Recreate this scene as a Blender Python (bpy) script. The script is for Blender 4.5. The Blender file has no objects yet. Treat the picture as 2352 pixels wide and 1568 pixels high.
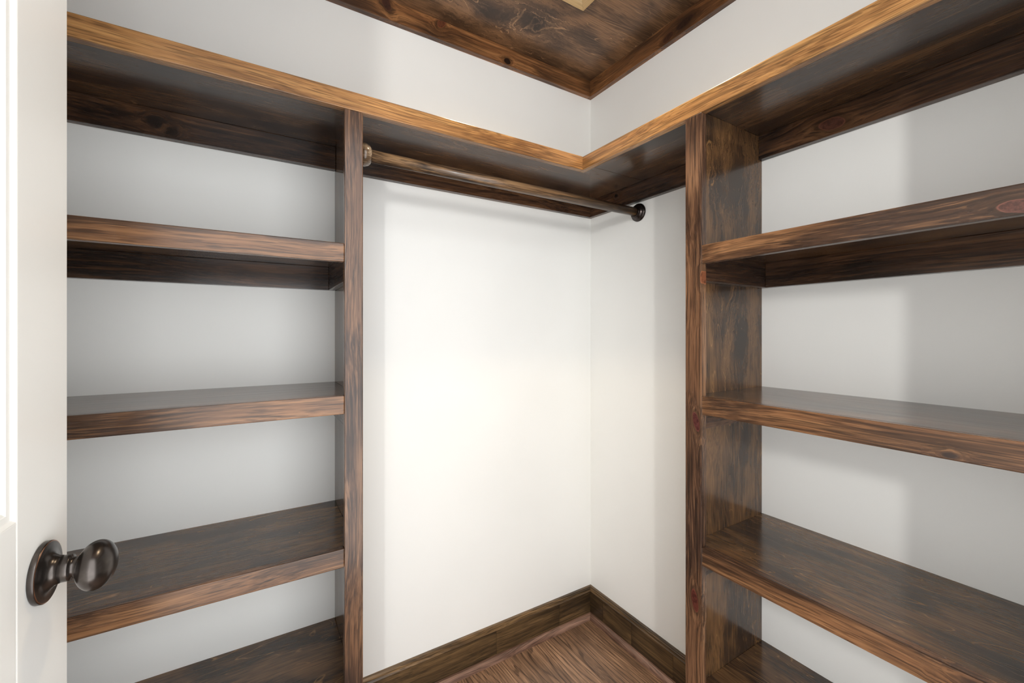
import bpy, bmesh, math, random
from mathutils import Vector, Matrix
random.seed(7)
S = bpy.context.scene
COL = S.collection

# ------------------------------------------------------------------ camera, world, lights, exposure
H = 1.137                                   # eye height: every z below is measured from the floor
cam_d = bpy.data.cameras.new('camera')
cam_d.sensor_width = 36.0
cam_d.lens = 974.5 / 2352 * 36.0
cam_d.shift_y = -21.1 / 2352
cam_d.clip_start = 0.01
cam = bpy.data.objects.new('camera', cam_d)
cam.location = (-1.1667, -1.2982, H)
cam.rotation_euler = (math.radians(90), 0, 1.0217 - math.pi / 2)
COL.objects.link(cam)
S.camera = cam

W = bpy.data.worlds.new('world')
S.world = W
W.use_nodes = True
bg = W.node_tree.nodes['Background']
bg.inputs['Color'].default_value = (0.968, 0.982, 0.992, 1)
bg.inputs['Strength'].default_value = 3.95


def area(name, loc, aim, sx, sy, power, colr):
    d = bpy.data.lights.new(name, 'AREA')
    d.shape = 'RECTANGLE'
    d.size, d.size_y = sx, sy
    d.energy = power
    d.color = colr
    o = bpy.data.objects.new(name, d)
    o.location = loc
    o.rotation_euler = (Vector(aim) - Vector(loc)).to_track_quat('-Z', 'Y').to_euler()
    COL.objects.link(o)
    return o


# daylight of the room beyond the doorway, behind and left of the camera
area('room_light', (-1.87, -2.44, H + 0.50), (-0.45, -0.3, H - 0.1), 0.06, 0.16, 16, (1.0, 0.985, 0.96))

S.view_settings.view_transform = 'Standard'
S.view_settings.look = 'None'
S.view_settings.exposure = -0.03
S.view_settings.gamma = 1.0
S.view_settings.use_curve_mapping = False
S.cycles.max_bounces = 7
S.cycles.diffuse_bounces = 5
S.cycles.adaptive_threshold = 0.02
S.cycles.glossy_bounces = 3
S.cycles.caustics_reflective = False
S.cycles.caustics_refractive = False
LAMP = 27.0                                   # watts of the closet's own ceiling downlight


# ------------------------------------------------------------------ node helpers
def lin(c):
    return tuple((v / 255 / 12.92) if v / 255 <= 0.04045 else ((v / 255 + 0.055) / 1.055) ** 2.4 for v in c) + (1.0,)


class NT:
    def __init__(self, name):
        self.m = bpy.data.materials.new(name)
        self.m.use_nodes = True
        self.t = self.m.node_tree
        self.t.nodes.clear()
        self.out = self.t.nodes.new('ShaderNodeOutputMaterial')
        self.p = self.n('ShaderNodeBsdfPrincipled')
        self.t.links.new(self.p.outputs[0], self.out.inputs[0])

    def n(self, kind, **kw):
        o = self.t.nodes.new(kind)
        for k, v in kw.items():
            setattr(o, k, v)
        return o

    def put(self, sock, v):
        if isinstance(v, bpy.types.NodeSocket):
            self.t.links.new(v, sock)
        else:
            sock.default_value = v

    def math(self, op, a, b=0.0, c=0.0, clamp=False):
        o = self.n('ShaderNodeMath', operation=op, use_clamp=clamp)
        for s, v in zip(o.inputs, (a, b, c)):
            self.put(s, v)
        return o.outputs[0]

    def vec(self, op, a, b=(0, 0, 0), scale=None):
        o = self.n('ShaderNodeVectorMath', operation=op)
        self.put(o.inputs[0], a)
        if scale is not None:
            self.put(o.inputs['Scale'], scale)
        else:
            self.put(o.inputs[1], b)
        return o.outputs['Value'] if op in ('DOT_PRODUCT', 'LENGTH') else o.outputs['Vector']

    def noise(self, v, scale=1.0, detail=3.0, rough=0.55, dist=0.0):
        o = self.n('ShaderNodeTexNoise')
        self.put(o.inputs['Vector'], v)
        for k, x in (('Scale', scale), ('Detail', detail), ('Roughness', rough), ('Distortion', dist)):
            self.put(o.inputs[k], x)
        return o.outputs[0]

    def rng(self, v, a, b, lo=0.0, hi=1.0):
        o = self.n('ShaderNodeMapRange', interpolation_type='SMOOTHSTEP')
        for s, x in zip(o.inputs, (v, a, b, lo, hi)):
            self.put(s, x)
        return o.outputs[0]

    def mix(self, f, a, b, blend='MIX'):
        o = self.n('ShaderNodeMix', data_type='RGBA', blend_type=blend)
        self.put(o.inputs['Factor'], f)
        self.put(o.inputs['A'], a)
        self.put(o.inputs['B'], b)
        return o.outputs['Result']

    def set(self, **kw):
        for k, v in kw.items():
            self.put(self.p.inputs[k.replace('_', ' ')], v)

    def bump(self, h, strength, dist):
        o = self.n('ShaderNodeBump')
        self.put(o.inputs['Height'], h)
        o.inputs['Strength'].default_value = strength
        o.inputs['Distance'].default_value = dist
        self.t.links.new(o.outputs[0], self.p.inputs['Normal'])


def wood(name, dark, mid, light, streak=0.55, vein=0.0, figure=0.0, rough=0.24, coat=0.1, blotch=1.0,
         cross=150.0, along=1.3, knots=(), chips=(), seed=0.0, coat_rough=0.12, bump=0.07, fibre=0.5, band=0.6, cloud=(2.8, 10, 10)):
    """stained timber; local x of every board is the grain. knots: (x,y,z, rx,ry,rz, colour, tilt, kind) in board space"""
    N = NT(name)
    tc = N.n('ShaderNodeTexCoord')
    P = tc.outputs['Object']
    oi = N.n('ShaderNodeObjectInfo')
    cb = N.n('ShaderNodeCombineXYZ')
    for s, k in zip(cb.inputs, (37.0, 53.0, 71.0)):
        N.put(s, N.math('MULTIPLY_ADD', oi.outputs['Random'], k, seed))
    Q = N.vec('ADD', P, cb.outputs[0])
    kd = []
    for kx, ky, kz, rx, ry, rz, kc, tilt, kind in knots:
        diff = N.vec('SUBTRACT', P, (kx, ky, kz))
        sh = N.n('ShaderNodeCombineXYZ')
        N.put(sh.inputs[0], N.math('MULTIPLY', N.vec('DOT_PRODUCT', diff, (0, 1 if ry < 0.4 else 0, 1 if rz < 0.4 else 0)), tilt))
        dd = N.vec('ADD', diff, sh.outputs[0])
        wob = N.math('MULTIPLY_ADD', N.noise(N.vec('ADD', P, (kx, 0, 0)), 55.0, 3.0), 0.9 if kind else 0.45, 0.55 if kind else 0.78)
        d = N.math('MULTIPLY', N.vec('LENGTH', N.vec('MULTIPLY', dd, (1 / rx, 1 / ry, 1 / rz))), wob)
        g = N.math('POWER', 2.718, N.math('MULTIPLY', N.math('MULTIPLY', d, d), -0.2))
        w = N.vec('SCALE', N.vec('MULTIPLY', diff, (0, 1, 1)), scale=N.math('MULTIPLY', g, -0.9))
        Q = N.vec('ADD', Q, w)
        kd.append((d, g, kc, kind))
    # slow wander so that lines are not ruler straight
    wn = N.noise(N.vec('MULTIPLY', Q, (2.0, 7, 7)), 1.0, 1.0)
    cw = N.n('ShaderNodeCombineXYZ')
    dv = N.math('MULTIPLY', N.math('SUBTRACT', wn, 0.5), 0.06)
    N.put(cw.inputs[1], dv)
    N.put(cw.inputs[2], dv)
    G = N.vec('ADD', Q, cw.outputs[0])
    B = N.noise(N.vec('MULTIPLY', Q, cloud), 1.0, 2.5, 0.58, 0.5)          # stain blotches
    s1 = N.noise(N.vec('MULTIPLY', G, (along, cross, cross)), 1.0, 3.0, 0.6)        # growth lines
    s2 = N.noise(N.vec('MULTIPLY', G, (14, 430, 430)), 1.0, 1.0, 0.6)               # pores
    s3 = N.noise(N.vec('MULTIPLY', G, (0.8, 60, 60)), 1.0, 2.0, 0.6)                # broad bands
    deep = lin(tuple(v * 0.55 for v in dark))
    c = N.mix(N.rng(B, 0.5 - 0.15 / blotch, 0.5 + 0.15 / blotch), lin(dark), lin(mid))
    c = N.mix(N.math('MULTIPLY', N.math('MULTIPLY', N.rng(s3, 0.45, 0.66), N.rng(B, 0.36, 0.58, 0.15, 1.0)), band), c, lin(light))
    c = N.mix(N.math('MULTIPLY', N.rng(s1, 0.50, 0.62), streak), c, deep)
    c = N.mix(N.math('MULTIPLY', N.rng(s1, 0.43, 0.33), streak * 0.6), c, lin(light))
    c = N.mix(N.math('MULTIPLY', N.rng(s2, 0.52, 0.64), fibre), c, deep)
    c = N.mix(N.math('MULTIPLY', N.rng(s2, 0.42, 0.32), fibre * 0.35), c, lin(tuple(min(255, v * 1.12) for v in light)))
    if figure:
        # open cathedral figure of the oak floor
        wv = N.n('ShaderNodeTexWave', wave_type='BANDS', bands_direction='Y', wave_profile='SIN')
        off = N.n('ShaderNodeCombineXYZ')
        N.put(off.inputs[1], N.math('MULTIPLY', N.noise(N.vec('MULTIPLY', Q, (1.7, 8, 8)), 1.0, 2.0, 0.45), 0.17))
        N.put(wv.inputs['Vector'], N.vec('ADD', N.vec('MULTIPLY', Q, (0.10, 1, 1)), off.outputs[0]))
        for k, x in (('Scale', 22.0), ('Distortion', 1.2), ('Detail', 2.0), ('Detail Scale', 2.5)):
            wv.inputs[k].default_value = x
        f = N.math('MULTIPLY', N.rng(wv.outputs['Fac'], 0.72, 0.9), N.rng(s2, 0.35, 0.6, 0.45, 1.0))
        c = N.mix(N.math('MULTIPLY', f, figure), c, lin(tuple(v * 0.78 for v in dark)))
    if vein:
        nv = N.noise(N.vec('MULTIPLY', Q, (1.6, 8, 8)), 1.0, 3.0, 0.5, 0.7)
        fr = N.math('FRACT', N.math('MULTIPLY', nv, 16.0))
        ln = N.math('SUBTRACT', 1.0, N.rng(N.math('ABSOLUTE', N.math('SUBTRACT', fr, 0.5)), 0.0, 0.055))
        ms = N.rng(N.noise(N.vec('MULTIPLY', Q, (5, 14, 14)), 1.0, 2.0), 0.47, 0.62)
        c = N.mix(N.math('MULTIPLY', N.math('MULTIPLY', ln, ms), vein), c, lin(tuple(min(255, v * 1.25) for v in light)))
    for d, g, kc, kind in kd:
        if kind:                                                                    # smudge of dark stain round a burl
            c = N.mix(N.math('MULTIPLY', N.rng(d, 1.7, 0.5), 0.8), c, lin(kc))
        else:
            c = N.mix(N.math('MULTIPLY', N.rng(d, 2.2, 1.0), 0.5), c, deep)
            c = N.mix(N.math('MULTIPLY', N.rng(d, 1.14, 1.02), 0.75), c, lin(tuple(min(255, v * 1.3) for v in kc)))
            c = N.mix(N.rng(d, 1.0, 0.94), c, lin(kc))
            c = N.mix(N.math('MULTIPLY', N.rng(N.noise(P, 160.0, 3.0), 0.45, 0.65), N.math('MULTIPLY', N.rng(d, 1.0, 0.9), 0.6)), c, lin(tuple(v * 0.5 for v in kc)))
    for kx, ky, kz, rx, ry, rz, kc, tilt, kind in chips:
        d = N.vec('LENGTH', N.vec('MULTIPLY', N.vec('SUBTRACT', P, (kx, ky, kz)), (1 / rx, 1 / ry, 1 / rz)))
        d = N.math('ADD', d, N.math('MULTIPLY', N.math('SUBTRACT', N.noise(P, 140.0, 3.0), 0.5), 1.8))
        c = N.mix(N.rng(d, 1.0, 0.85), c, lin(kc))
    N.set(Base_Color=c, Roughness=N.math('MULTIPLY_ADD', s1, 0.16, rough - 0.08), IOR=1.46)
    N.put(N.p.inputs['Coat Weight'], coat)
    N.put(N.p.inputs['Coat Roughness'], coat_rough)
    N.bump(N.math('MULTIPLY_ADD', s1, 0.5, N.math('MULTIPLY', s2, 0.3)), bump, 0.0015)
    return N.m


def paint(name, c, rough=0.55, peel=0.06, scale=260.0):
    N = NT(name)
    P = N.n('ShaderNodeTexCoord').outputs['Object']
    n1 = N.noise(P, 1.7, 3.0)
    N.set(Base_Color=N.mix(N.rng(n1, 0.3, 0.7), lin(c), lin(tuple(v * 0.985 for v in c))), Roughness=rough)
    N.bump(N.noise(P, scale, 2.0), peel, 0.001)
    return N.m


WOODS = {
    'fascia': dict(dark=(66, 46, 34), mid=(122, 85, 57), light=(160, 117, 80), streak=0.55, rough=0.27, bump=0.1),
    'fascia_lamplit': dict(dark=(104, 71, 43), mid=(156, 112, 69), light=(198, 152, 96), streak=0.45, rough=0.28, cross=110),  # lighter copy of fascia for the top shelf, downlight's golden glow put into its colours
    'post': dict(dark=(60, 42, 33), mid=(108, 76, 54), light=(150, 112, 82), streak=0.6, cross=190, rough=0.26, bump=0.1),
    'ply': dict(dark=(46, 34, 27), mid=(106, 76, 49), light=(156, 116, 72), streak=0.14, band=0.2, vein=0.34, blotch=0.75, along=4, cloud=(6, 13, 13), rough=0.2, coat=0.2, coat_rough=0.1, bump=0.05, fibre=0.42, cross=90),
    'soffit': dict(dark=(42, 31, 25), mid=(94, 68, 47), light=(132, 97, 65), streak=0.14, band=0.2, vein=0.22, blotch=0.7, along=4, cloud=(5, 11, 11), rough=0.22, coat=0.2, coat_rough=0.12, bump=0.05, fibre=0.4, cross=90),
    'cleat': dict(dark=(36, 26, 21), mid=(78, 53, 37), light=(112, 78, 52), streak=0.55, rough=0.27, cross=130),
    'crown': dict(dark=(70, 46, 30), mid=(130, 86, 52), light=(168, 118, 74), streak=0.42, rough=0.32, cross=100),
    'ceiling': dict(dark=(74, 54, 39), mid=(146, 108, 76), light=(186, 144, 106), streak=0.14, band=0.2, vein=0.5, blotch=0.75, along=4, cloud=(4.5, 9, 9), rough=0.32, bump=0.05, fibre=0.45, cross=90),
    'base': dict(dark=(50, 38, 25), mid=(92, 71, 46), light=(122, 96, 64), streak=0.5, blotch=0.8, rough=0.36, cross=110),
    'base_cap': dict(dark=(64, 50, 34), mid=(116, 90, 60), light=(152, 120, 82), streak=0.5, blotch=0.8, rough=0.33, cross=160),
    'shoe': dict(dark=(104, 76, 62), mid=(148, 114, 96), light=(172, 136, 116), streak=0.35, blotch=0.6, rough=0.42, cross=160),
    'floor': dict(dark=(98, 74, 57), mid=(164, 126, 97), light=(188, 148, 116), streak=0.3, figure=0.85, blotch=0.5, rough=0.38, cross=200, fibre=0.4),
    'rod': dict(dark=(58, 44, 34), mid=(118, 90, 64), light=(162, 128, 92), streak=0.7, rough=0.3, cross=220),
    'pine': dict(dark=(196, 160, 110), mid=(226, 194, 142), light=(238, 212, 164), streak=0.2, blotch=0.6, rough=0.5, coat=0.0, fibre=0.1),
}
MATS = {k: wood('wood_' + k, **v) for k, v in WOODS.items()}
MATS['wall'] = paint('wall_paint', (243, 243, 240))
MATS['white'] = paint('white_door_paint', (240, 240, 237), rough=0.32, peel=0.03, scale=90.0)


def metal(name, c, rough, edge=None):
    N = NT(name)
    P = N.n('ShaderNodeTexCoord').outputs['Object']
    col = N.mix(N.rng(N.noise(P, 45.0, 4.0), 0.4, 0.7), lin(c), lin(tuple(v * 1.35 for v in c)))
    if edge:
        g = N.n('ShaderNodeNewGeometry').outputs['Pointiness']
        col = N.mix(N.rng(g, 0.53, 0.6), col, lin(edge))
    N.set(Base_Color=col, Metallic=0.9, Roughness=rough)
    return N.m


MATS['bronze'] = metal('oil_rubbed_bronze', (76, 71, 68), 0.26)
MATS['copper'] = metal('worn_copper_edge', (150, 108, 84), 0.25)
MATS['socket'] = metal('dark_bronze_socket', (52, 46, 44), 0.25)
Ng = NT('lamp_glass')
Ng.set(Base_Color=(1, 0.95, 0.88, 1), Emission_Color=(1.0, 0.82, 0.60, 1), Emission_Strength=6.0, Roughness=0.4)
MATS['globe'] = Ng.m


# ------------------------------------------------------------------ mesh helpers
def link(name, bm, m, parent=None, loc=None, rot=None, smooth=False):
    me = bpy.data.meshes.new(name)
    bmesh.ops.recalc_face_normals(bm, faces=bm.faces)
    bm.to_mesh(me)
    bm.free()
    me.materials.append(m)
    if smooth:
        for p in me.polygons:
            p.use_smooth = True
    o = bpy.data.objects.new(name, me)
    COL.objects.link(o)
    if rot is not None:
        o.rotation_euler = rot
    off = Vector(loc or (0, 0, 0))
    if parent is not None:
        o.parent = parent
        q = parent
        while q is not None:
            off -= q.location
            q = q.parent
    o.location = off
    return o


def thing(name, label, cat, loc, group=None):
    o = bpy.data.objects.new(name, None)
    o.empty_display_size = 0.05
    o.location = loc
    COL.objects.link(o)
    return tag(o, label, cat, group)


def tag(o, label, cat, group=None, kind=None):
    o['label'] = label
    o['category'] = cat
    if group:
        o['group'] = group
    if kind:
        o['kind'] = kind
    return o


def struct_root(name, label, cat, loc=(0, 0, 0)):
    o = thing(name, label, cat, loc)
    o['kind'] = 'structure'
    return o


ROT = {'x': (0, 0, 0), 'y': (0, 0, math.pi / 2), 'z': (0, -math.pi / 2, 0)}


def bevel(bm, w, seg=2):
    if w > 0:
        bmesh.ops.bevel(bm, geom=list(bm.edges), offset=w, segments=seg, profile=0.6, affect='EDGES')


def board(name, a, b, axis, mat, parent=None, bev=0.0014, knots=(), chips=(), seed=None):
    """box between two world corners, grain along axis; knots/chips: (world point, radius along, across, colour)"""
    a, b = Vector([min(p, q) for p, q in zip(a, b)]), Vector([max(p, q) for p, q in zip(a, b)])
    c, s = (a + b) / 2, b - a
    R = Matrix.Identity(3) if axis == 'x' else Matrix.Rotation(math.pi / 2, 3, 'Z') if axis == 'y' else Matrix.Rotation(-math.pi / 2, 3, 'Y')
    ls = Vector([abs(v) for v in (R.transposed() @ s)])
    bm = bmesh.new()
    bmesh.ops.create_cube(bm, size=1.0, matrix=Matrix.Diagonal((ls.x, ls.y, ls.z, 1)))
    bevel(bm, min(bev, min(ls) * 0.3))
    m = MATS[mat] if isinstance(mat, str) else mat
    if knots or chips:
        def loc(lst):
            r = []
            for pt, ra, rc, kc, *ex in lst:
                p = R.transposed() @ (Vector(pt) - c)
                thin = 1 if ls.y < ls.z else 2
                rr = [ra, rc, rc]
                rr[thin] = 0.5
                r.append((p.x, p.y if thin == 2 else 0, p.z if thin == 1 else 0, rr[0], rr[1], rr[2], kc, ex[0] if ex else 0.0, ex[1] if len(ex) > 1 else 0))
            return r
        m = wood('wood_%s_knotty' % mat, knots=loc(knots), chips=loc(chips), **WOODS[mat])
    return link(name, bm, m, parent, c, ROT[axis])


def prism(name, prof, l0, l1, wall, mat, parent=None, m0=0.0, m1=0.0, smooth=False):
    """moulding: profile (depth from wall, z) swept along a wall. left wall: x from l0 to l1; right wall: distance from corner"""
    bm = bmesh.new()
    z0 = min(p[1] for p in prof)
    c = (l0 + l1) / 2
    A = [bm.verts.new((l0 - c + d * m0, -d, z - z0)) for d, z in prof]
    Bv = [bm.verts.new((l1 - c - d * m1, -d, z - z0)) for d, z in prof]
    n = len(prof)
    for i in range(n):
        bm.faces.new((A[i], A[(i + 1) % n], Bv[(i + 1) % n], Bv[i]))
    bm.faces.new(A)
    bm.faces.new(list(reversed(Bv)))
    if wall == 'left':
        return link(name, bm, MATS[mat], parent, (c, 0, z0), (0, 0, 0), smooth)
    return link(name, bm, MATS[mat], parent, (0, -c, z0), (0, 0, -math.pi / 2), smooth)


def lathe(bm, prof, seg=48, M=Matrix.Identity(4), sx=1.0, sy=1.0):
    """prof: (radius, height) revolved about z"""
    rings = []
    for r, z in prof:
        if r < 1e-6:
            rings.append([bm.verts.new(M @ Vector((0, 0, z)))])
        else:
            rings.append([bm.verts.new(M @ Vector((r * sx * math.cos(2 * math.pi * i / seg), r * sy * math.sin(2 * math.pi * i / seg), z))) for i in range(seg)])
    for p, q in zip(rings, rings[1:]):
        for i in range(seg):
            j = (i + 1) % seg
            if len(p) == 1:
                bm.faces.new((p[0], q[i], q[j]))
            elif len(q) == 1:
                bm.faces.new((p[i], p[j], q[0]))
            else:
                bm.faces.new((p[i], p[j], q[j], q[i]))
    for ring, flip in ((rings[0], True), (rings[-1], False)):
        if len(ring) > 1:
            bm.faces.new(list(reversed(ring)) if flip else ring)


# ------------------------------------------------------------------ the room
XW, YF, ZC = -1.75, -1.38, H + 1.0          # west wall, front wall (doorway), ceiling
D = 0.305                                    # shelf depth
T = 0.0185                                   # board thickness


def plain(name, a, b, mat, label, cat):
    o = board(name, a, b, 'x', mat, None, 0.0)
    return tag(o, label, cat, None, 'structure')


plain('wall_left', (XW - 0.1, 0, 0), (0.1, 0.1, ZC + 0.1), 'wall', 'white painted wall behind the left shelves and hanging rod', 'wall')
plain('wall_right', (0, YF - 0.10, 0), (0.1, 0, ZC + 0.1), 'wall', 'white painted wall behind the right shelves', 'wall')
plain('wall_back', (XW - 0.1, YF - 0.10, 0), (XW, 0, ZC + 0.1), 'wall', 'white closet wall hidden behind the open door', 'wall')
# front wall with the doorway the picture is taken from
bm = bmesh.new()
JL, JR, JT = -1.49, -0.5225, 2.06
for x0, x1, z0, z1 in ((XW, JL, 0, ZC + 0.1), (JR, 0, 0, ZC + 0.1), (JL, JR, JT, ZC + 0.1)):
    bmesh.ops.create_cube(bm, size=1.0, matrix=Matrix.Translation(((x0 + x1) / 2, YF - 0.05, (z0 + z1) / 2)) @ Matrix.Diagonal((x1 - x0, 0.10, z1 - z0, 1)))
o = link('wall_front', bm, MATS['wall'])
tag(o, 'white closet wall with the doorway opening', 'wall', None, 'structure')

# floor: oak planks running towards the left wall
fl = struct_root('floor', 'brown oak plank floor with bold dark grain', 'floor')
pw = 0.19
x = 0.0
i = 0
while x > XW - 0.01:
    board('plank', (x - pw + 0.0004, YF - 0.10, -0.02), (x - 0.0004, 0, 0), 'y', 'floor', fl, 0.0006)
    x -= pw
    i += 1

# ceiling: stained plywood sheets with a seam parallel to the left wall
ce = struct_root('ceiling', 'dark stained plywood ceiling with a fine sheet seam', 'ceiling', (0, 0, ZC))
ceil_k = [((-0.508, -0.132, ZC), 0.05, 0.03, (50, 36, 26), 0.4, 1), ((-0.40, -0.165, ZC), 0.05, 0.03, (44, 32, 24), -0.5, 1)]
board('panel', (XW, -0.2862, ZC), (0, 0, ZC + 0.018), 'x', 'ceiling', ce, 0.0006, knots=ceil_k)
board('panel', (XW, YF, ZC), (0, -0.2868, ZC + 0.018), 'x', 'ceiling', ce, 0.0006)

# crown boards against the ceiling
CB = H + 0.938
o = board('trim_1', (XW, -T, CB), (-T, 0, ZC), 'x', 'crown', None, 0.001,
          knots=[((-0.825, -T, H + .985), 0.012, 0.02, (62, 36, 26), 0.3), ((-0.648, -T, H + .992), 0.012, 0.016, (98, 56, 36), -0.4), ((-0.403, -T, H + .952), 0.012, 0.010, (34, 22, 16))])
tag(o, 'knotty brown crown board along the top of the left wall', 'trim', None, 'structure')
o = board('trim_2', (-T, YF, CB), (0, -0.0, ZC), 'y', 'crown', None, 0.001,
          knots=[((-T, -0.452, H + .965), 0.030, 0.013, (50, 32, 24), 0.5), ((-T, -0.39, H + .955), 0.02, 0.012, (66, 40, 27), 0.5)])
tag(o, 'knotty brown crown board along the top of the right wall', 'trim', None, 'structure')
o = board('trim_3', (XW, YF + T, CB), (XW + T, -T, ZC), 'y', 'crown', None, 0.001)
tag(o, 'brown crown board on the wall behind the door', 'trim', None, 'structure')
o = board('trim_4', (XW, YF, CB), (-T, YF + T, ZC), 'x', 'crown', None, 0.001)
tag(o, 'brown crown board above the doorway', 'trim', None, 'structure')

# baseboards: short lengths under a moulded cap, with a paler shoe
BT = H - 1.019
cap = [(0, BT - 0.017), (0.0135, BT - 0.017), (0.0150, BT - 0.0155), (0.0135, BT - 0.013), (0.0125, BT - 0.010), (0.0122, BT - 0.0055), (0.0105, BT - 0.004), (0.0095, BT - 0.0008), (0.0085, BT), (0, BT)]
shoe = [(0, 0), (0.0290, 0), (0.0288, 0.006), (0.0270, 0.011), (0.0235, 0.0155), (0.0190, 0.018), (0, 0.018)]
bl = struct_root('baseboard_left', 'dark brown baseboard of butted lengths along the left wall', 'baseboard', (-0.5, 0, 0))
for x0, x1 in ((XW, -0.966), (-0.951, -0.4436), (-0.4436, -0.1675), (-0.1675, -0.0128)):
    board('baseboard_length', (x0 + 0.0005, -0.0128, 0.0), (x1 - 0.0005, 0, BT - 0.0165), 'x', 'base', bl, 0.0006)
prism('cap_moulding', cap, -0.951, 0, 'left', 'base_cap', bl, 0, 1)
prism('cap_moulding', cap, XW, -0.966, 'left', 'base_cap', bl)
prism('shoe_moulding', shoe, -0.951, 0, 'left', 'shoe', bl, 0, 1)
br = struct_root('baseboard_right', 'dark brown baseboard of butted lengths along the right wall', 'baseboard', (0, -0.5, 0))
for y0, y1 in ((0, 0.0842), (0.0842, 0.2276), (0.2276, 0.4042), (0.4042, 0.662), (0.677, -YF)):
    board('baseboard_length', (-0.0128, -y1 + 0.0005, 0.0), (0, -y0 - 0.0005, BT - 0.0165), 'y', 'base', br, 0.0006)
prism('cap_moulding', cap, 0, 0.662, 'right', 'base_cap', br, 1, 0)
prism('cap_moulding', cap, 0.677, -YF, 'right', 'base_cap', br)
prism('shoe_moulding', shoe, 0, 0.662, 'right', 'shoe', br, 1, 0)

# ------------------------------------------------------------------ uprights
ULX0, ULX1 = -0.966, -0.951                  # left upright panel
URY0, URY1 = -0.677, -0.662                  # right upright panel
ZT = H + 0.537                               # top of the long top shelf
PT, FH = 0.0145, 0.041                       # shelf panel thickness, front edge height
u = thing('shelf_upright', 'dark wooden upright on the left wall, carrying one end of the hanging rod', 'upright', (-0.958, -0.15, 0), 'closet uprights')
board('side_panel', (ULX0, -(D - T), 0), (ULX1, 0, ZT - PT), 'z', 'ply', u,
      chips=[((-0.966, -0.262, H + 0.466), 0.030, 0.006, (176, 128, 78))])
board('face_strip', (-0.9928, -D, 0), (-0.9534, -(D - T), ZT - FH), 'z', 'post', u, 0.0018)
u = thing('shelf_upright', 'dark knotty wooden upright on the right wall, right of the room corner', 'upright', (-0.15, -0.67, 0), 'closet uprights')
board('side_panel', (-(D - T), URY0, 0), (0, URY1, ZT - PT), 'z', 'ply', u,
      knots=[((-0.168, URY0, H + 0.115), 0.03, 0.02, (34, 26, 21), 0, 1), ((-0.10, URY0, H - 0.03), 0.035, 0.02, (40, 31, 24), 0.6, 1), ((-0.12, URY0, H + 0.40), 0.04, 0.03, (44, 34, 26), 0.4, 1)])
board('face_strip', (-D, -0.7063, 0), (-(D - T), -0.6647, ZT - FH), 'z', 'post', u, 0.0018,
      knots=[((-D, -0.693, H - 0.204), 0.017, 0.0085, (80, 42, 38), -1.1), ((-D, -0.690, H - 0.612), 0.020, 0.0085, (82, 42, 34), -1.1), ((-D, -0.71, H + 0.125), 0.016, 0.007, (120, 72, 48), 0.3)])

# ------------------------------------------------------------------ long corner shelf at the top
t = thing('corner_shelf', 'long L-shaped dark wooden top shelf running round the room corner', 'shelf', (-0.15, -0.15, ZT - FH))
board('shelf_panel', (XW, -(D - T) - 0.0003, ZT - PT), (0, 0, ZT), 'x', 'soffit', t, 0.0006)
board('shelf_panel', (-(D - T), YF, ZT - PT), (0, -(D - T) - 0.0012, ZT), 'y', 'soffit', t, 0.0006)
board('front_edge', (XW, -D, ZT - FH), (-D + 0.0002, -(D - T), ZT), 'x', 'fascia_lamplit', t, 0.0016)
board('front_edge', (-D, YF, ZT - FH), (-(D - T), -(D - T), ZT), 'y', 'fascia_lamplit', t, 0.0016)
CH = 0.0642                                  # cleat height
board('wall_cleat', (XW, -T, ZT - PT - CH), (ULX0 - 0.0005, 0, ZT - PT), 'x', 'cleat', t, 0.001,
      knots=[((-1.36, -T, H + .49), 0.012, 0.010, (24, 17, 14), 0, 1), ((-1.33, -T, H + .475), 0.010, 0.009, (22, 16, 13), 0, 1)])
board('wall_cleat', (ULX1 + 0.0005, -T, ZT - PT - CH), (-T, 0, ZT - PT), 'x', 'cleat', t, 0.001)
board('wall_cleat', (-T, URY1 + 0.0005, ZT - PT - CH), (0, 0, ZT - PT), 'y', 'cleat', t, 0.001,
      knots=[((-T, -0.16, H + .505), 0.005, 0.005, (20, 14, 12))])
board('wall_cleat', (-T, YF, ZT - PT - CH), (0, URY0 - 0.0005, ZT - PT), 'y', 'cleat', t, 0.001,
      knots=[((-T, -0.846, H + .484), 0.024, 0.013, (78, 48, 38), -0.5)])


# ------------------------------------------------------------------ the shelves of both bays
def shelf(side, z, label, front_knots=(), mat='fascia'):
    z += H
    if side == 'left':
        s = thing('shelf', label, 'shelf', (-1.3, -0.15, z - FH), 'shelves of the left bay')
        board('shelf_panel', (XW, -(D - T) - 0.0002, z - PT - 0.0005), (ULX0 - 0.0004, 0, z - 0.0006), 'x', 'ply', s, 0.0006)
        board('front_edge', (XW, -D, z - FH), (-0.9932, -(D - T), z), 'x', mat, s, 0.0018, knots=front_knots)
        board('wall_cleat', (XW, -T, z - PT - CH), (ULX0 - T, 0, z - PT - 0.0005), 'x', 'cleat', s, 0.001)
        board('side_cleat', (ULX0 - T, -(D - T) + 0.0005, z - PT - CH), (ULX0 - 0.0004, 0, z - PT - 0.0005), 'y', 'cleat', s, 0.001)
    else:
        s = thing('shelf', label, 'shelf', (-0.15, -1.0, z - FH), 'shelves of the right bay')
        board('shelf_panel', (-(D - T) - 0.0002, YF, z - PT - 0.0005), (0, URY0 - 0.0004, z - 0.0006), 'y', 'ply', s, 0.0006)
        board('front_edge', (-D, YF, z - FH), (-(D - T), -0.7067, z), 'y', mat, s, 0.0018, knots=front_knots)
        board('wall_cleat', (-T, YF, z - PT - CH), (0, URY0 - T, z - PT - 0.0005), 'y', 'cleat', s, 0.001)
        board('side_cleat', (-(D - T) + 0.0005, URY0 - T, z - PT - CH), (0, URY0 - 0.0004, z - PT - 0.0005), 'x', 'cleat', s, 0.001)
    return s


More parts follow.
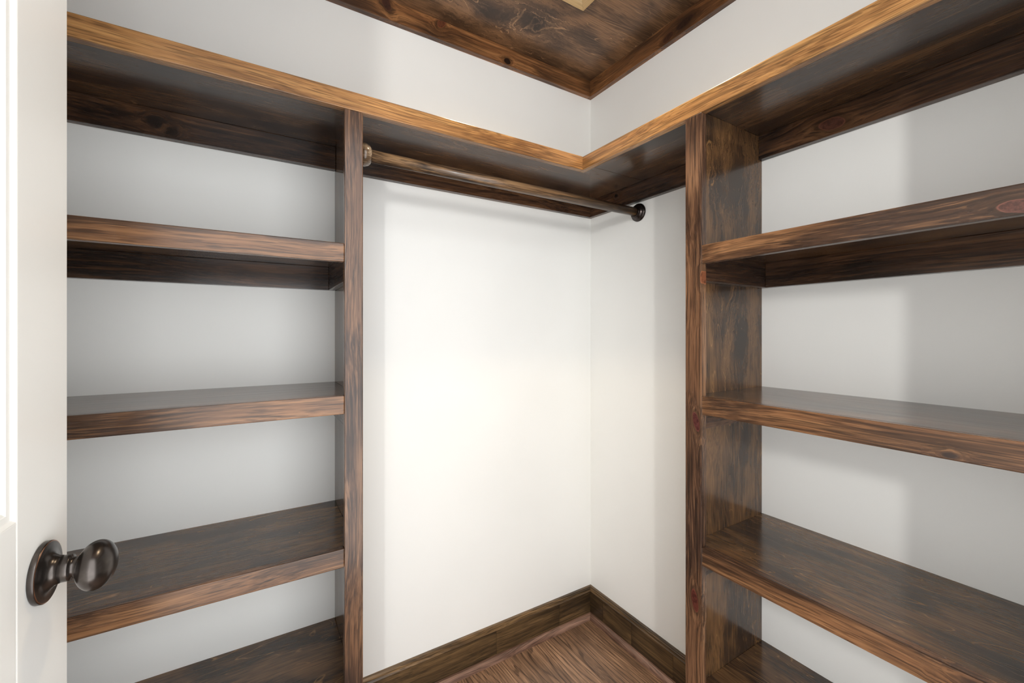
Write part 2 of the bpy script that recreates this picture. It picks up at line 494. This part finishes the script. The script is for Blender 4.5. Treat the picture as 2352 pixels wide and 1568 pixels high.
shelf('left', 0.1971, 'brown wooden shelf left of the left upright, seen from below under the top shelf')
shelf('left', -0.1399, 'brown wooden shelf left of the left upright, just below eye level with pale sheen')
shelf('left', -0.4784, 'dark wooden shelf left of the left upright, level with the door knob')
shelf('left', -0.8127, 'dark wooden shelf lowest of the left bay, cut off by the bottom edge')
shelf('right', 0.1960, 'brown wooden shelf right of the right upright, seen from below under the top shelf',
      [((-D, -1.172, H + 0.166), 0.02, 0.009, (92, 58, 49), -0.8)])
shelf('right', -0.1442, 'brown wooden shelf right of the right upright, just below eye level with pale sheen',
      [((-D, -1.105, H - 0.178), 0.009, 0.004, (44, 34, 31), 0, 1)])
shelf('right', -0.4837, 'brown wooden shelf right of the right upright with a golden lit front strip',
      [((-D, -1.13, H - 0.496), 0.018, 0.009, (46, 34, 30), 0, 1)])
shelf('right', -0.8241, 'dark wooden shelf lowest of the right bay, cut off by the bottom edge')

# ------------------------------------------------------------------ hanging rod
RY, RZ = -0.2515, H + 0.4232
r = thing('hanging_rod', 'round brown wooden hanging rod between left upright and right wall', 'rod', (-0.47, RY, RZ - 0.015))
bm = bmesh.new()
lathe(bm, [(0.0148, -0.468), (0.0148, 0.468)], 40, Matrix.Rotation(math.pi / 2, 4, 'Y'))
pole = link('pole', bm, MATS['rod'], r, (-0.4745, RY, RZ))
for p in pole.data.polygons:
    p.use_smooth = len(p.vertices) == 4
soc = [(0.0, 0.0), (0.0310, 0.0), (0.0318, 0.002), (0.0310, 0.0055), (0.0275, 0.0075), (0.0262, 0.0085), (0.0268, 0.0105), (0.0255, 0.0135), (0.0215, 0.0155), (0.0200, 0.0175), (0.0200, 0.0215), (0.0188, 0.0225), (0.0150, 0.0225)]
bm = bmesh.new()
lathe(bm, soc, 48, Matrix.Rotation(-math.pi / 2, 4, 'Y'))
link('rod_socket', bm, MATS['socket'], r, (-0.0002, RY, RZ), None, True)['label'] = 'dark bronze rod socket on the wall'
soc2 = [(0.0, 0.0), (0.0265, 0.0), (0.0265, 0.013), (0.0235, 0.0215), (0.0195, 0.0255), (0.0150, 0.0255)]
bm = bmesh.new()
lathe(bm, soc2, 48, Matrix.Rotation(math.pi / 2, 4, 'Y'))
m = wood('wood_socket', dark=(84, 64, 46), mid=(140, 116, 90), light=(196, 176, 150), streak=0.5, rough=0.25, coat=0.3, along=30, cross=30)
link('rod_socket', bm, m, r, (ULX1 + 0.0004, RY, RZ), None, True)['label'] = 'worn pale-and-brown wooden rod socket'

# ------------------------------------------------------------------ ceiling light in a pale wood frame
LX0, LX1 = -0.764, -0.296
lt = thing('ceiling_light', 'pale wood framed light fitting on the dark ceiling above the corner', 'light', ((LX0 + LX1) / 2, (LX0 + LX1) / 2, ZC))
fw, fd = 0.040, 0.010
for k in range(4):
    bm = bmesh.new()
    L = LX1 - LX0
    pts = [(-L / 2, L / 2), (L / 2, L / 2), (L / 2 - fw, L / 2 - fw), (-L / 2 + fw, L / 2 - fw)]
    lo = [bm.verts.new((x, y, -fd)) for x, y in pts]
    hi = [bm.verts.new((x, y, 0)) for x, y in pts]
    bm.faces.new(lo)
    bm.faces.new(hi)
    for q in range(4):
        bm.faces.new((lo[q], lo[(q + 1) % 4], hi[(q + 1) % 4], hi[q]))
    bevel(bm, 0.0008, 1)
    c = (LX0 + LX1) / 2
    link('frame_rail', bm, MATS['pine'], lt, (c, c, ZC - 0.0002), (0, 0, k * math.pi / 2))
c = (LX0 + LX1) / 2
board('backing_panel', (LX0 + fw, LX0 + fw, ZC - 0.006), (LX1 - fw, LX1 - fw, ZC - 0.0002), 'x', 'white', lt, 0.0005)
bm = bmesh.new()
lathe(bm, [(0.058, 0), (0.074, 0), (0.075, -0.002), (0.073, -0.006), (0.064, -0.008), (0.058, -0.005)], 56)
link('lamp_trim', bm, MATS['white'], lt, (c, c, ZC - 0.006), None, True)
bm = bmesh.new()
lathe(bm, [(0, 0.001), (0.0575, 0.001), (0.0575, -0.002), (0.050, -0.0045), (0.030, -0.006), (0, -0.0065)], 48)
link('lamp_lens', bm, MATS['globe'], lt, (c, c, ZC - 0.0075), None, True)
sp = bpy.data.lights.new('downlight', 'SPOT')
sp.energy, sp.color = LAMP, (1.0, 0.80, 0.54)
sp.spot_size, sp.spot_blend, sp.shadow_soft_size = math.radians(146), 1.0, 0.045
spo = bpy.data.objects.new('downlight', sp)
spo.location = (c, c, ZC - 0.02)
COL.objects.link(spo)

# ------------------------------------------------------------------ the open door at the left
TH = math.radians(86.0)
ex, ey = math.cos(TH), math.sin(TH)
nx, ny = ey, -ex                              # outward normal of the face we see
P0 = Vector((-1.3631, -0.6347, 0))             # point of the face behind the knob
BACK = 0.0600                                 # knob to door edge
DW = 0.790
DT = 0.035
# door space: x along the face towards the latch edge, y = out of the face, z up; origin at the hinge corner of the seen face
hinge = P0 + Vector((ex, ey, 0)) * (BACK - DW)
dr = bpy.data.objects.new('door_1', None)
dr.location = hinge
COL.objects.link(dr)
tag(dr, 'white panelled closet door standing open at the left edge', 'door', None, 'structure')


def dpart(name, bm, mat, loc=(0, 0, 0), smooth=False, parent=None):
    me = bpy.data.meshes.new(name)
    bmesh.ops.recalc_face_normals(bm, faces=bm.faces)
    bm.to_mesh(me)
    bm.free()
    me.materials.append(MATS[mat])
    if smooth:
        for p in me.polygons:
            p.use_smooth = True
    o = bpy.data.objects.new(name, me)
    COL.objects.link(o)
    o.parent = parent or dr
    o.location = loc
    return o


# door frame of reference: mirror-free basis (x=e, y=n would be left-handed with z up, so y = -n)
dr.rotation_euler = (0, 0, TH)                # local x -> e, local y -> (-ey, ex) = -n


def dbox(name, x0, x1, z0, z1, bev=0.0015):
    bm = bmesh.new()
    bmesh.ops.create_cube(bm, size=1.0, matrix=Matrix.Diagonal((x1 - x0, DT, z1 - z0, 1)))
    bevel(bm, bev)
    return dpart(name, bm, 'white', ((x0 + x1) / 2, DT / 2, (z0 + z1) / 2))


ST = BACK + 0.0473                             # stile width
RT = H - 0.1886                                # top of the lock rail
DB, DH = 0.012, 2.032
dbox('stile', DW - ST, DW, DB, DH)
dbox('stile', 0, ST, DB, DH)
rails = ((DB, 0.24), (RT - 0.19, RT), (DH - 0.115, DH))
for z0, z1 in rails:
    dbox('rail', ST + 0.0004, DW - ST - 0.0004, z0, z1, 0.0012)
for z0, z1 in ((0.24, RT - 0.19), (RT, DH - 0.115)):
    # sunk panel: sloped sticking, a quirk, then a raised flat field
    bm = bmesh.new()
    prof = [(0, 0.0004), (0.0032, 0.0031), (0.0038, 0.0034), (0.0100, 0.0034), (0.0106, 0.0040), (0.0240, 0.0100), (0.0250, 0.0100)]
    rings = []
    for ins, dep in prof:
        a0, a1, b0, b1 = ST + ins, DW - ST - ins, z0 + ins, z1 - ins
        rings.append([bm.verts.new(p) for p in ((a0, dep, b0), (a1, dep, b0), (a1, dep, b1), (a0, dep, b1))])
    for p, q in zip(rings, rings[1:]):
        for k in range(4):
            bm.faces.new((p[k], p[(k + 1) % 4], q[(k + 1) % 4], q[k]))
    bm.faces.new(rings[-1])
    bk = [bm.verts.new(p) for p in ((ST, DT - 0.006, z0), (DW - ST, DT - 0.006, z0), (DW - ST, DT - 0.006, z1), (ST, DT - 0.006, z1))]
    for k in range(4):
        bm.faces.new((rings[0][k], rings[0][(k + 1) % 4], bk[(k + 1) % 4], bk[k]))
    bm.faces.new(bk)
    dpart('door_panel', bm, 'white')
# egg knob on a round rosette
KZ = H - 0.2624
KH = 0.0452                                    # knob centre out from the door face
OUT = Matrix.Rotation(math.pi / 2, 4, 'X')     # local z -> -y (out of the seen face)
bm = bmesh.new()
eg = [(0.0262 * math.sin(math.pi * k / 28), -0.0172 * math.cos(math.pi * k / 28)) for k in range(29)]
lathe(bm, eg, 64, OUT, 1.10, 1.0)
knob = dpart('door_knob', bm, 'bronze', (DW - BACK, -KH, KZ - 0.0026), True)
knob['label'] = 'oil-rubbed bronze egg-shaped knob'
bm = bmesh.new()
lathe(bm, [(0, 0), (0.0318, 0), (0.0322, 0.0006), (0.0322, 0.0046), (0.0318, 0.0054), (0.0308, 0.0057), (0.0265, 0.0060), (0.0215, 0.0070), (0.0175, 0.0092), (0.0152, 0.0125), (0.0142, 0.0160), (0, 0.0160)], 72, OUT)
bm.verts.ensure_lookup_table()
for f in bm.faces:
    r_ = [math.hypot(v.co.x, v.co.z) for v in f.verts]
    if min(r_) > 0.0307 and max(r_) < 0.03185 and len(f.verts) == 4 and max(-v.co.y for v in f.verts) > 0.004:
        f.material_index = 1                       # edge worn to copper
o = dpart('rosette', bm, 'bronze', (0, KH - 0.0003, 0.0026), True, knob)
o.data.materials.append(MATS['copper'])
bm = bmesh.new()
lathe(bm, [(0, 0.012), (0.0141, 0.012), (0.0139, 0.0232), (0.0135, 0.0243), (0.0106, 0.0248), (0.0104, 0.0290), (0.0112, 0.0310), (0.0125, 0.0330), (0.0, 0.0330)], 56, OUT)
o = dpart('knob_neck', bm, 'bronze', (0, KH, 0.0026), True, knob)
